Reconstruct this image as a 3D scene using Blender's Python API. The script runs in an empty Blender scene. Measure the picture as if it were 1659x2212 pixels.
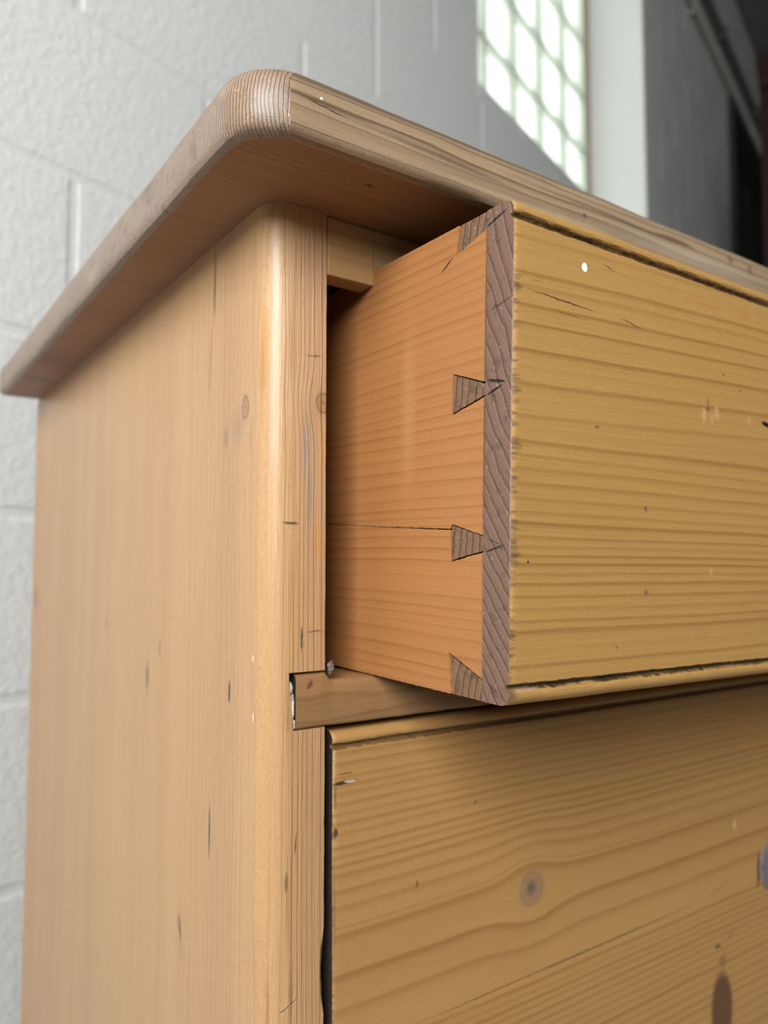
import bpy, bmesh, math, random
from mathutils import Vector, Matrix, noise as mnoise
C = bpy.context.scene.collection
rnd = random.Random(7)
TZ = 0.95                      # height of the underside of the chest's top above the floor

# ------------------------------------------------------------------ camera
W, H = 1659, 2212
F_PX = 1672.63
yaw, pitch, roll = 0.60735, 0.06224, -0.00037
cam_d = bpy.data.cameras.new('camera')
cam = bpy.data.objects.new('camera', cam_d); C.objects.link(cam)
cyw, syw, cp, sp = math.cos(yaw), math.sin(yaw), math.cos(pitch), math.sin(pitch)
fwd = Vector((syw * cp, cyw * cp, sp)); rgt = Vector((cyw, -syw, 0)); upv = rgt.cross(fwd)
r2 = rgt * math.cos(roll) + upv * math.sin(roll); u2 = -rgt * math.sin(roll) + upv * math.cos(roll)
CAM = Vector((-0.14704, -0.29811, -0.16358 + TZ))
cam.matrix_world = Matrix(((r2.x, u2.x, -fwd.x, CAM.x), (r2.y, u2.y, -fwd.y, CAM.y), (r2.z, u2.z, -fwd.z, CAM.z), (0, 0, 0, 1)))
cam_d.sensor_fit = 'VERTICAL'; cam_d.sensor_height = 36; cam_d.sensor_width = 27
cam_d.lens = F_PX / H * 36
cam_d.shift_x = 2.82 / H; cam_d.shift_y = 25.86 / H
cam_d.clip_start = 0.01
cam_d.dof.use_dof = True; cam_d.dof.focus_distance = 0.292; cam_d.dof.aperture_fstop = cam_d.lens / 3.2
bpy.context.scene.camera = cam

# ------------------------------------------------------------------ view, world, lights
sc = bpy.context.scene
sc.view_settings.view_transform = 'Standard'; sc.view_settings.look = 'None'
sc.view_settings.gamma = 1; sc.view_settings.use_curve_mapping = False
sc.view_settings.exposure = 0.0
sc.cycles.use_denoising = True
sc.cycles.max_bounces = 7; sc.cycles.diffuse_bounces = 4; sc.cycles.glossy_bounces = 3
sc.cycles.use_adaptive_sampling = True; sc.cycles.adaptive_threshold = 0.03; sc.cycles.adaptive_min_samples = 16
sc.cycles.caustics_reflective = False

world = bpy.data.worlds.new('sky'); sc.world = world; world.use_nodes = True
wn_ = world.node_tree.nodes; wl = world.node_tree.links
for n in list(wn_): wn_.remove(n)
wo = wn_.new('ShaderNodeOutputWorld'); bg = wn_.new('ShaderNodeBackground')
tc = wn_.new('ShaderNodeTexCoord'); sx = wn_.new('ShaderNodeSeparateXYZ'); rp = wn_.new('ShaderNodeValToRGB')
wl.new(tc.outputs['Generated'], sx.inputs[0]); wl.new(sx.outputs[2], rp.inputs[0])
e = rp.color_ramp.elements
e[0].position = 0.0; e[0].color = (0.50, 0.53, 0.46, 1)
e[1].position = 0.10; e[1].color = (0.92, 0.97, 1.0, 1)
wl.new(rp.outputs[0], bg.inputs[0]); bg.inputs[1].default_value = 2.9
wl.new(bg.outputs[0], wo.inputs[0])

# wall frame: s runs along the block wall to the right, n is the depth behind its face
A71 = math.radians(71.0)
WD = Vector((math.sin(A71), math.cos(A71), 0)); WN = Vector((-math.cos(A71), math.sin(A71), 0))
W0 = Vector((-0.009, 0.634, 0))
def wp(s, n, z): return W0 + WD * s + WN * n + Vector((0, 0, z + TZ))
WROT = math.atan2(WD.y, WD.x)

def area(name, s, n, z, aim, sx_, sy_, power, col):
    d = bpy.data.lights.new(name, 'AREA'); d.shape = 'RECTANGLE'; d.size = sx_; d.size_y = sy_
    d.energy = power; d.color = col
    o = bpy.data.objects.new(name, d); C.objects.link(o)
    o.location = wp(s, n, z)
    o.rotation_euler = (wp(*aim) - o.location).to_track_quat('-Z', 'Y').to_euler()
    return o
area('window_daylight', -1.93, -1.54, 0.92, (0.0, -1.54, 0.62), 1.4, 1.3, 117, (0.96, 0.98, 1.0))

# ------------------------------------------------------------------ node helpers
class NB:
    def __init__(s, name):
        s.m = bpy.data.materials.new(name); s.m.use_nodes = True
        s.t = s.m.node_tree; s.n = s.t.nodes; s.l = s.t.links
        for n in list(s.n): s.n.remove(n)
        s.out = s.n.new('ShaderNodeOutputMaterial')
    def put(s, sock, v):
        if hasattr(v, 'is_output'): s.l.new(v, sock)
        else:
            if isinstance(v, (tuple, list)) and sock.type == 'RGBA' and len(v) == 3: v = (*v, 1)
            sock.default_value = v
    def math(s, op, a, b=0.0, clamp=False):
        n = s.n.new('ShaderNodeMath'); n.operation = op; n.use_clamp = clamp
        s.put(n.inputs[0], a); s.put(n.inputs[1], b); return n.outputs[0]
    def vmath(s, op, a, b=None):
        n = s.n.new('ShaderNodeVectorMath'); n.operation = op
        s.put(n.inputs[0], a)
        if b is not None: s.put(n.inputs[1], b)
        return n.outputs['Value'] if op in ('LENGTH', 'DOT_PRODUCT') else n.outputs[0]
    def coord(s): return s.n.new('ShaderNodeTexCoord').outputs['Object']
    def sep(s, v):
        n = s.n.new('ShaderNodeSeparateXYZ'); s.put(n.inputs[0], v); return n.outputs
    def comb(s, x, y, z):
        n = s.n.new('ShaderNodeCombineXYZ')
        for i, v in enumerate((x, y, z)): s.put(n.inputs[i], v)
        return n.outputs[0]
    def noise(s, vec, scale=1.0, detail=2.0, rough=0.5):
        n = s.n.new('ShaderNodeTexNoise'); s.put(n.inputs['Vector'], vec)
        n.inputs['Scale'].default_value = scale; n.inputs['Detail'].default_value = detail
        n.inputs['Roughness'].default_value = rough; return n.outputs['Fac']
    def maprange(s, v, a, b, c=0.0, d=1.0, smooth=False):
        n = s.n.new('ShaderNodeMapRange'); n.clamp = True
        if smooth: n.interpolation_type = 'SMOOTHSTEP'
        s.put(n.inputs[0], v)
        for i, q in enumerate((a, b, c, d)): s.put(n.inputs[i + 1], q)
        return n.outputs[0]
    def ramp(s, v, stops, interp='LINEAR'):
        n = s.n.new('ShaderNodeValToRGB'); n.color_ramp.interpolation = interp; s.put(n.inputs[0], v)
        el = n.color_ramp.elements
        while len(el) < len(stops): el.new(0.5)
        for e_, (p, c) in zip(el, stops):
            e_.position = p; e_.color = (c, c, c, 1) if not isinstance(c, (tuple, list)) else (*c, 1)
        return n.outputs[0]
    def curve(s, v, pts):
        n = s.n.new('ShaderNodeFloatCurve'); cm = n.mapping; c = cm.curves[0]
        pts = sorted(pts)
        while len(c.points) < len(pts): c.points.new(0.5, 0.5)
        for p_, (x, y) in zip(c.points, pts): p_.location = (x, y); p_.handle_type = 'VECTOR'
        cm.update(); s.put(n.inputs['Value'], v); return n.outputs[0]
    def mix(s, f, a, b, blend='MIX'):
        n = s.n.new('ShaderNodeMix'); n.data_type = 'RGBA'; n.blend_type = blend
        s.put(n.inputs[0], f); s.put(n.inputs[6], a); s.put(n.inputs[7], b); return n.outputs[2]
    def mapping(s, v, loc, rot, scale, kind='TEXTURE'):
        n = s.n.new('ShaderNodeMapping'); n.vector_type = kind; s.put(n.inputs[0], v)
        n.inputs[1].default_value = loc; n.inputs[2].default_value = rot; n.inputs[3].default_value = scale
        return n.outputs[0]
    def bump(s, h, strength, dist, normal=None):
        n = s.n.new('ShaderNodeBump'); n.inputs['Strength'].default_value = strength
        n.inputs['Distance'].default_value = dist; s.put(n.inputs['Height'], h)
        if normal is not None: s.put(n.inputs['Normal'], normal)
        return n.outputs[0]
    def principled(s, col, rough=0.5, normal=None, spec=0.5, **kw):
        n = s.n.new('ShaderNodeBsdfPrincipled'); s.put(n.inputs['Base Color'], col); s.put(n.inputs['Roughness'], rough)
        n.inputs['Specular IOR Level'].default_value = spec
        if normal is not None: s.put(n.inputs['Normal'], normal)
        for k, v in kw.items(): s.put(n.inputs[k.replace('_', ' ')], v)
        s.l.new(n.outputs[0], s.out.inputs[0]); return n

def plain(name, col, rough=0.6, spec=0.4, mottled=0.12, scale=60, bump=0.0):
    b = NB(name); p = b.coord(); f = b.noise(p, scale, 4)
    c = b.mix(f, [x * (1 - mottled) for x in col], [min(1, x * (1 + mottled)) for x in col])
    nm = b.bump(f, bump, 0.002) if bump else None
    b.principled(c, rough, nm, spec); return b.m

FAINT = (.1838, .1790, .1705, .1375, .1262, .1140, .1035, .0210, .0110)
def lines_curve(lines, lo, hi, seed, base=0.08):
    """growth ring profile: colour builds up towards each dark late-wood line, then drops sharply"""
    r = random.Random(seed); pts = []; span = hi - lo
    xs = sorted((x - lo) / span for x in lines if lo < x < hi)
    prev = 0.0; pts.append((0.0, base))
    for x in xs:
        gap = x - prev; k = r.uniform(0.55, 1.0)
        if any(abs(x * span + lo - q) < 1e-6 for q in FAINT): k = 0.30
        if gap < 0.012: continue
        w = min(gap * 0.42, r.uniform(0.010, 0.03))
        pts.append((x - w, base + 0.22 * k)); pts.append((x - w * 0.16, k)); pts.append((x + 0.003, k * 0.95))
        pts.append((min(x + 0.010, 0.9995), base + 0.04)); prev = x + 0.010
    pts.append((1.0, base)); return pts

def wood(name, u, v, light, dark, freq=260.0, lines=None, span=None, vdir=None, warp=(2.0, 9.0, 0.0022), tilt=None,
         marks=(), knots=(), rough=(0.42, 0.6), fibre=0.35, gstr=0.75, bumpd=0.00035, seed=1, pale=0.0, spec=0.4, flecks=0.5, ridge=0.12, gfade=None, endwear=None, coat=0.0, bands=None):
    """u: grain axis 0..2, v: across axis; marks/knots are ellipsoids in object space"""
    b = NB(name); p = b.coord(); q = b.sep(p)
    U = q[u]
    V = b.vmath('DOT_PRODUCT', p, vdir) if vdir else q[v]
    wv = b.comb(b.math('MULTIPLY', U, warp[0]), b.math('MULTIPLY', V, warp[1]), seed * 3.17)
    n1 = b.noise(wv, 1.0, 2.0)
    Vw = b.math('ADD', V, b.math('MULTIPLY', b.math('SUBTRACT', n1, 0.5), warp[2] * 2))
    n2 = b.noise(b.comb(b.math('MULTIPLY', U, 16), b.math('MULTIPLY', V, 40), seed * 1.3), 1.0, 1.0)
    Vw = b.math('ADD', Vw, b.math('MULTIPLY', b.math('SUBTRACT', n2, 0.5), 0.0012))
    if tilt: Vw = b.math('SUBTRACT', Vw, tilt(b, U, V))
    for (kc, kr, *_r) in knots:               # growth rings part around each knot
        d = b.vmath('LENGTH', b.mapping(p, kc, (0, 0, 0), [x * 2.6 for x in kr]))
        g = b.math('POWER', 2.718, b.math('MULTIPLY', b.math('MULTIPLY', d, d), -1.0))
        off = b.math('SUBTRACT', V, kc[v] if not vdir else sum(a * c_ for a, c_ in zip(vdir, kc)))
        Vw = b.math('SUBTRACT', Vw, b.math('MULTIPLY', b.math('MULTIPLY', off, g), 0.62))
    if lines:
        mid = (span[0] + span[1]) / 2
        ca = b.curve(b.maprange(Vw, span[0], mid), lines_curve(lines, span[0], mid, seed))
        cb = b.curve(b.maprange(Vw, mid, span[1]), lines_curve(lines, mid, span[1], seed + 5))
        g = b.math('ADD', b.math('MULTIPLY', ca, b.math('LESS_THAN', Vw, mid)), b.math('MULTIPLY', cb, b.math('GREATER_THAN', Vw, mid)))
    else:
        sp_ = b.noise(b.comb(0.0, b.math('MULTIPLY', Vw, freq * 0.16), seed * 7.7), 1.0, 1.0)
        ph = b.math('ADD', b.math('MULTIPLY', Vw, freq), b.math('MULTIPLY', sp_, 4.0))
        fr = b.math('FRACT', ph)
        am = b.noise(b.comb(b.math('MULTIPLY', U, 3.0), b.math('MULTIPLY', Vw, freq * 0.4), seed * 2.1), 1.0, 1.0)
        g = b.math('MULTIPLY', b.ramp(fr, [(0.0, 0.02), (0.45, 0.16), (0.74, 0.5), (0.86, 1.0), (0.92, 0.9), (1.0, 0.02)]), b.maprange(am, 0.3, 0.7, 0.25, 1.0))
    if gfade: g = b.math('MULTIPLY', g, b.maprange(q[gfade[0]], gfade[1], gfade[2], gfade[3], gfade[4]))
    fb = b.noise(b.comb(b.math('MULTIPLY', U, 28), b.math('MULTIPLY', Vw, 900), b.math('MULTIPLY', q[3 - u - v] if not vdir else q[0], 900)), 1.0, 3.0, 0.6)
    big = b.noise(b.comb(b.math('MULTIPLY', U, 7), b.math('MULTIPLY', V, 22), seed), 1.0, 3.0)
    f = b.math('ADD', b.math('MULTIPLY', g, gstr), b.math('MULTIPLY', b.math('SUBTRACT', fb, 0.5), fibre))
    f = b.math('ADD', f, b.math('MULTIPLY', b.math('SUBTRACT', big, 0.5), 0.35), clamp=True)
    col = b.mix(f, light, dark)
    if bands:                                   # broad paler and pinker bands between the rings
        bn = b.noise(b.comb(b.math('MULTIPLY', U, 0.9), b.math('MULTIPLY', V, 42), seed * 6.1), 1.0, 2.0)
        col = b.mix(b.maprange(bn, 0.40, 0.62, 0.0, 0.8), col, b.mix(0.72, col, bands))
    if flecks:                                  # short dark pores along the grain and pale rubbed dots
        fl = b.noise(b.comb(b.math('MULTIPLY', U, 130), b.math('MULTIPLY', V, 1500), seed * 5.0), 1.0, 1.0)
        gate = b.noise(p, 55, 2)
        col = b.mix(b.math('MULTIPLY', b.math('MULTIPLY', b.maprange(fl, 0.70, 0.78), b.maprange(gate, 0.52, 0.66)), flecks), col, [x * 0.32 for x in dark])
        pl = b.noise(b.comb(b.math('MULTIPLY', U, 240), b.math('MULTIPLY', V, 420), seed * 9.0), 1.0, 1.0)
        col = b.mix(b.math('MULTIPLY', b.maprange(pl, 0.76, 0.84), flecks * 0.35), col, [min(1, x * 1.5 + 0.08) for x in light])
    if endwear:                                 # torn, dirty fibres running in from the sawn end
        sm = b.noise(b.comb(b.math('MULTIPLY', U, 60), b.math('MULTIPLY', V, 330), seed * 1.9), 1.0, 3.0, 0.65)
        s2 = b.noise(b.comb(b.math('MULTIPLY', U, 25), b.math('MULTIPLY', V, 75), seed * 4.4), 1.0, 1.0)
        reach = b.math('MULTIPLY', b.math('DIVIDE', U, endwear), b.math('ADD', 0.40, 0.0))
        lv = b.math('SUBTRACT', b.math('ADD', b.math('MULTIPLY', sm, 0.75), b.math('MULTIPLY', s2, 0.45)), reach)
        col = b.mix(b.math('MULTIPLY', b.maprange(lv, 0.55, 0.72), 0.82), col, (0.060, 0.033, 0.022))
    mic = b.noise(b.comb(b.math('MULTIPLY', U, 700), b.math('MULTIPLY', V, 2200), b.math('MULTIPLY', q[0], 1500)), 1.0, 2.0, 0.7)
    col = b.mix(b.maprange(mic, 0.35, 0.75, 0.0, 0.34), col, [x * 0.55 for x in dark])
    height = b.math('ADD', b.math('MULTIPLY', fb, 0.8), b.math('MULTIPLY', g, ridge))
    jit = b.vmath('SUBTRACT', b.comb(b.noise(p, 420, 3), b.noise(b.vmath('ADD', p, (3.1, 1.7, 2.2)), 420, 3), b.noise(b.vmath('ADD', p, (5.5, 7.7, 9.2)), 420, 3)), (0.5, 0.5, 0.5))
    pj = b.vmath('ADD', p, b.vmath('MULTIPLY', jit, (0.0014, 0.0014, 0.0014)))
    for kn in knots:
        kc, kr = kn[0], kn[1]; kcol = kn[2] if len(kn) > 2 else (0.16, 0.075, 0.035); s_ = kn[3] if len(kn) > 3 else 1.0
        pk = b.vmath('ADD', p, b.vmath('MULTIPLY', jit, [kr[0] * 0.35] * 3))
        d = b.vmath('LENGTH', b.mapping(pk, kc, (0, 0, 0), kr))
        body = b.ramp(b.math('MULTIPLY', d, 0.6), [(0.0, 0.9), (0.10, 0.75), (0.16, 0.35), (0.48, 0.42), (0.55, 0.85), (0.60, 0.8), (0.66, 0.15), (1.0, 0.0)])
        col = b.mix(b.math('MULTIPLY', body, s_), col, kcol)
    for mk in marks:
        c0, r0, rot, mc, st, soft = mk
        d = b.vmath('LENGTH', b.mapping(pj, c0, rot, r0))
        fac = b.math('MULTIPLY', b.maprange(d, 1.0 - soft, 1.0, 1.0, 0.0, True), st)
        col = b.mix(fac, col, mc)
        if max(mc) < 0.08: height = b.math('SUBTRACT', height, b.math('MULTIPLY', fac, 1.2))
    nm = b.bump(height, 0.55, bumpd)
    rg = b.maprange(b.math('ADD', fb, b.math('MULTIPLY', big, 0.5)), 0.4, 1.1, rough[0], rough[1])
    b.principled(col, rg, nm, spec, Coat_Weight=coat, Coat_Roughness=0.30)
    return b.m

def endgrain(name, light, dark, adir, freq, seed=1, bend=0.0, marks=(), rough=0.55, bumpd=0.0006, spec=0.4, speck=0.5, coat=0.0):
    """growth ring ends: bands across adir, rough sawn"""
    b = NB(name); p = b.coord()
    v = b.vmath('DOT_PRODUCT', p, adir)
    v = b.math('ADD', v, b.math('MULTIPLY', b.math('SUBTRACT', b.noise(p, 60, 2), 0.5), 0.004))
    if bend: 
        q = b.sep(p); zz = b.math('SUBTRACT', q[2], 0.10); v = b.math('ADD', v, b.math('MULTIPLY', b.math('MULTIPLY', zz, zz), bend))
    fr = b.math('FRACT', b.math('ADD', b.math('MULTIPLY', v, freq), b.math('MULTIPLY', b.noise(p, 25, 1), 1.5)))
    g = b.ramp(fr, [(0, 0.12), (0.6, 0.28), (0.82, 0.85), (0.9, 1.0), (1.0, 0.12)])
    n = b.noise(p, 900, 4, 0.7); n3 = b.noise(p, 160, 3)
    f = b.math('ADD', b.math('MULTIPLY', g, 0.6), b.math('MULTIPLY', b.math('SUBTRACT', n, 0.4), 0.7), clamp=True)
    col = b.mix(f, light, dark)
    col = b.mix(b.math('MULTIPLY', b.maprange(n3, 0.56, 0.7), 0.5), col, [x * 0.6 for x in dark])
    sparkle = b.noise(p, 620, 2)
    col = b.mix(b.math('MULTIPLY', b.maprange(sparkle, 0.66, 0.74), speck), col, (0.62, 0.45, 0.27))
    for c0, r0, rot, mc, st, soft in marks:
        d = b.vmath('LENGTH', b.mapping(p, c0, rot, r0))
        col = b.mix(b.math('MULTIPLY', b.maprange(d, 1.0 - soft, 1.0, 1.0, 0.0, True), st), col, mc)
    h = b.math('ADD', b.math('MULTIPLY', n, 0.6), b.math('MULTIPLY', g, -0.6))
    b.principled(col, rough, b.bump(h, 0.8, bumpd), spec, Coat_Weight=coat, Coat_Roughness=0.25); return b.m

# ------------------------------------------------------------------ mesh helpers
def link(name, bm, mats, parent=None, smooth=False, loc=None):
    bmesh.ops.recalc_face_normals(bm, faces=bm.faces)
    me = bpy.data.meshes.new(name); bm.to_mesh(me); bm.free()
    for m in (mats if isinstance(mats, (list, tuple)) else [mats]): me.materials.append(m)
    if smooth:
        for f in me.polygons: f.use_smooth = True
        try: me.set_sharp_from_angle(angle=math.radians(38))
        except Exception: pass
    o = bpy.data.objects.new(name, me); C.objects.link(o)
    if parent: o.parent = parent
    if loc: o.location = loc
    return o
def loft(bm, rings, mat=0, cap0=0, cap1=0, matfn=None):
    vs = [[bm.verts.new(p) for p in r] for r in rings]; n = len(rings[0])
    for i in range(len(vs) - 1):
        for j in range(n):
            f = bm.faces.new((vs[i][j], vs[i][(j + 1) % n], vs[i + 1][(j + 1) % n], vs[i + 1][j]))
            f.material_index = matfn(i, j) if matfn else mat
    bm.faces.new(vs[0][::-1]).material_index = cap0
    bm.faces.new(vs[-1]).material_index = cap1
def box(bm, x0, x1, y0, y1, z0, z1, bev=0.0, mat=0):
    vs = [bm.verts.new((x, y, z)) for x in (x0, x1) for y in (y0, y1) for z in (z0, z1)]
    fs = [bm.faces.new([vs[i] for i in q]) for q in ((0, 1, 3, 2), (4, 6, 7, 5), (0, 4, 5, 1), (2, 3, 7, 6), (0, 2, 6, 4), (1, 5, 7, 3))]
    for f in fs: f.material_index = mat
    if bev: bmesh.ops.bevel(bm, geom=list({e for f in fs for e in f.edges}), offset=bev, segments=2, affect='EDGES', profile=0.6)
def lathe(bm, prof, seg=24, mat=0):
    rings = [[(r * math.cos(t * 2 * math.pi / seg), r * math.sin(t * 2 * math.pi / seg), z) for t in range(seg)] for r, z in prof]
    loft(bm, rings, mat, mat, mat)
def nz(x, y=0.0, z=0.0): return mnoise.noise(Vector((x, y, z)))
def tag(o, label=None, cat=None, kind=None, group=None):
    if label: o['label'] = label
    if cat: o['category'] = cat
    if kind: o['kind'] = kind
    if group: o['group'] = group
    return o
def lin(r, g, b): return tuple(((c / 255) / 12.92 if c <= 10 else (((c / 255) + 0.055) / 1.055) ** 2.4) for c in (r, g, b))

# ------------------------------------------------------------------ setting: room
def paint_mat(name, col, fine=1.0):
    b = NB(name); p = b.n.new('ShaderNodeNewGeometry').outputs['Position']
    n1 = b.noise(p, 90, 4, 0.6); n2 = b.noise(p, 320, 3, 0.6); n3 = b.noise(p, 5, 3)
    c = b.mix(n3, [x * 0.93 for x in col], col)
    pit = b.maprange(b.noise(p, 140, 2), 0.68, 0.76)
    h = b.math('SUBTRACT', b.math('ADD', b.math('MULTIPLY', n1, 0.7), b.math('MULTIPLY', n2, 0.3)), b.math('MULTIPLY', pit, 0.5))
    b.principled(c, 0.42, b.bump(h, 0.62 * fine, 0.004), 0.5); return b.m
PAINT = paint_mat('painted_block', (0.76, 0.765, 0.735))
JOINT = paint_mat('painted_joint', (0.735, 0.74, 0.71), 0.5)
FLOORM = plain('concrete_floor', (0.26, 0.25, 0.235), 0.7, 0.3, 0.2, 12)
CEILM = plain('ceiling_board', (0.16, 0.16, 0.155), 0.8, 0.2, 0.1, 6)
SIDEM = plain('side_wall_paint', (0.22, 0.215, 0.20), 0.8, 0.2, 0.05, 4)
S0, S1, ND, ZF, ZC = -2.0, 6.2, -4.2, -TZ, 2.96
WIN = (1.084, 2.330, 0.967, 2.456)          # opening in the block wall: s0 s1 z0 z1
DOOR = (3.78, 4.95, ZF, 2.22)
TH = 0.30
def wbox(bm, s0, s1, n0, n1, z0, z1, mat=0):
    vs = [bm.verts.new(wp(s, n, z)) for s in (s0, s1) for n in (n0, n1) for z in (z0, z1)]
    for q in ((0, 1, 3, 2), (4, 6, 7, 5), (0, 4, 5, 1), (2, 3, 7, 6), (0, 2, 6, 4), (1, 5, 7, 3)):
        bm.faces.new([vs[i] for i in q]).material_index = mat
REC = 0.0014
bm = bmesh.new()
for a in ((S0, WIN[0], ZF, ZC), (WIN[0], WIN[1], ZF, WIN[2]), (WIN[0], WIN[1], WIN[3], ZC), (WIN[1], DOOR[0], ZF, ZC),
          (DOOR[0], DOOR[1], DOOR[3], ZC), (DOOR[1], S1, ZF, ZC)):
    wbox(bm, a[0], a[1], REC, TH, a[2], a[3])
wall = tag(link('wall_back', bm, JOINT), kind='structure')
# the blocks, one by one, proud of the joints
BW, BH, JT = 0.406, 0.2057, 0.0085
cache = {}
def block_mesh(w, h):
    k = (round(w, 3), round(h, 3))
    if k not in cache:
        b = bmesh.new(); r = 0.0045; T = 0.006
        ring = lambda i, y: [(i, y, i), (w - i, y, i), (w - i, y, h - i), (i, y, h - i)]
        loft(b, [ring(0, T), ring(0, REC), ring(r * 0.4, r * 0.15), ring(r, 0)])
        bmesh.ops.recalc_face_normals(b, faces=b.faces)
        me = bpy.data.meshes.new('block'); b.to_mesh(me); b.free(); me.materials.append(PAINT)
        cache[k] = me
    return cache[k]
def put_block(s0, s1, z0, z1):
    if s1 - s0 < 0.02 or z1 - z0 < 0.02: return
    o = bpy.data.objects.new('block', block_mesh(s1 - s0, z1 - z0)); C.objects.link(o)
    o.parent = wall; o.location = wp(s0, 0, z0); o.rotation_euler = (0, 0, WROT)
row0 = 0.108
ki = -5
while row0 + ki * BH < ZC:
    z0, z1 = row0 + ki * BH + JT / 2, row0 + (ki + 1) * BH - JT / 2
    z0 = max(z0, ZF); z1 = min(z1, ZC)
    off = 0.079 if ki % 2 == 0 else 0.282
    j = -3
    while off + j * BW < 5.0:
        a, b_ = off + j * BW + JT / 2, off + (j + 1) * BW - JT / 2
        j += 1
        if b_ < -0.75 or (a > 2.4 and z1 < 0.5): continue
        cut = False
        for (w0, w1, h0, h1) in (WIN, DOOR):
            if a < w1 and b_ > w0 and z0 < h1 and z1 > h0:
                cut = True
                put_block(a, min(b_, w0), z0, z1); put_block(max(a, w1), b_, z0, z1)
                if z0 < h0: put_block(max(a, w0), min(b_, w1), z0, h0 - 0.001)
                if z1 > h1: put_block(max(a, w0), min(b_, w1), h1 + 0.001, z1)
        if not cut: put_block(a, b_, z0, z1)
    ki += 1

bm = bmesh.new(); wbox(bm, S0, S1, ND, TH, ZF - 0.1, ZF); tag(link('floor', bm, FLOORM), kind='structure')
bm = bmesh.new(); wbox(bm, S0, S1, ND, TH, ZC, ZC + 0.1); tag(link('ceiling', bm, CEILM), kind='structure')
bm = bmesh.new()                              # left wall with a tall daylight opening
LW = (-2.37, -0.83, 0.20, 1.64)
for a in ((ND, LW[0], ZF, ZC), (LW[1], TH, ZF, ZC), (LW[0], LW[1], ZF, LW[2]), (LW[0], LW[1], LW[3], ZC)):
    wbox(bm, S0 - 0.2, S0, a[0], a[1], a[2], a[3])
tag(link('wall_left', bm, SIDEM), kind='structure')
bm = bmesh.new(); wbox(bm, S1, S1 + 0.2, ND, TH, ZF, ZC); tag(link('wall_right', bm, SIDEM), kind='structure')
bm = bmesh.new(); wbox(bm, S0, S1, ND - 0.2, ND, ZF, ZC); tag(link('wall_front', bm, SIDEM), kind='structure')
bm = bmesh.new(); wbox(bm, 2.5, S1 - 0.01, -0.62, -0.47, ZC - 0.16, ZC - 0.001)
tag(link('trim_1', bm, plain('dark_beam', (0.02, 0.02, 0.02), 0.7)), kind='structure')

# window of glass blocks, set at the back of the opening
def glass_mat():
    b = NB('glass_block_glass'); p = b.coord()
    q = b.sep(p)
    wv = b.math('SINE', b.math('ADD', b.math('MULTIPLY', q[0], 33.0), b.math('MULTIPLY', b.noise(p, 9, 1), 2.0)))
    nm = b.bump(wv, 0.8, 0.004)
    g = b.principled((0.955, 0.972, 0.950), 0.16, nm, 0.5)
    g.inputs['Transmission Weight'].default_value = 1.0; g.inputs['IOR'].default_value = 1.18
    tr = b.n.new('ShaderNodeBsdfTranslucent'); b.put(tr.inputs[0], (0.93, 0.97, 0.93)); b.l.new(nm, tr.inputs['Normal'])
    mx = b.n.new('ShaderNodeMixShader'); mx.inputs[0].default_value = 0.55          # moulded, lightly frosted face
    b.l.new(g.outputs[0], mx.inputs[1]); b.l.new(tr.outputs[0], mx.inputs[2]); b.l.new(mx.outputs[0], b.out.inputs[0])
    return b.m
GLASS = glass_mat()
GM = plain('pale_mortar', (0.50, 0.52, 0.38), 0.8, 0.2, 0.08, 40)
CAULK = plain('caulk', (0.52, 0.46, 0.36), 0.8, 0.2, 0.15, 30)
GP, GH, GN = 0.193, 0.2127, 0.200
bm = bmesh.new()
gs0 = 1.105
for k in range(7):
    s = gs0 + k * GP; wbox(bm, s - 0.003, s + 0.003, GN + 0.001, GN + 0.054, WIN[2], WIN[3])
for k in range(8):
    z = WIN[2] + k * GH; wbox(bm, gs0, gs0 + 6 * GP, GN + 0.0015, GN + 0.0535, z - (0.003 if k else 0), z + (0.003 if k < 7 else 0))
win = tag(link('window_1', bm, GM), kind='structure')
bm = bmesh.new()
wbox(bm, WIN[0], gs0 - 0.003, GN - 0.002, GN + 0.08, WIN[2], WIN[3]); wbox(bm, gs0 + 6 * GP + 0.003, WIN[1], GN + 0.004, GN + 0.08, WIN[2], WIN[3])
link('window_frame', bm, CAULK, win)
def gb_mesh():
    b = bmesh.new(); w, h, d = GP - 0.007, GH - 0.007, 0.060
    def ring(i, y): return [(i, y, i), (w - i, y, i), (w - i, y, h - i), (i, y, h - i)]
    loft(b, [ring(0.040, 0.0), ring(0.012, 0.0), ring(0.004, 0.002), ring(0.0008, 0.006), ring(0, 0.012), ring(0, d - 0.012), ring(0.0008, d - 0.006), ring(0.004, d - 0.002), ring(0.012, d), ring(0.040, d)])
    bmesh.ops.recalc_face_normals(b, faces=b.faces)
    me = bpy.data.meshes.new('glass_block'); b.to_mesh(me); b.free(); me.materials.append(GLASS); return me
gbm = gb_mesh()
for i in range(6):
    for k in range(7):
        o = bpy.data.objects.new('glass_block', gbm); C.objects.link(o); o.parent = win
        o.location = wp(gs0 + i * GP + 0.0035, GN, WIN[2] + k * GH + 0.0035); o.rotation_euler = (0, 0, WROT)

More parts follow.
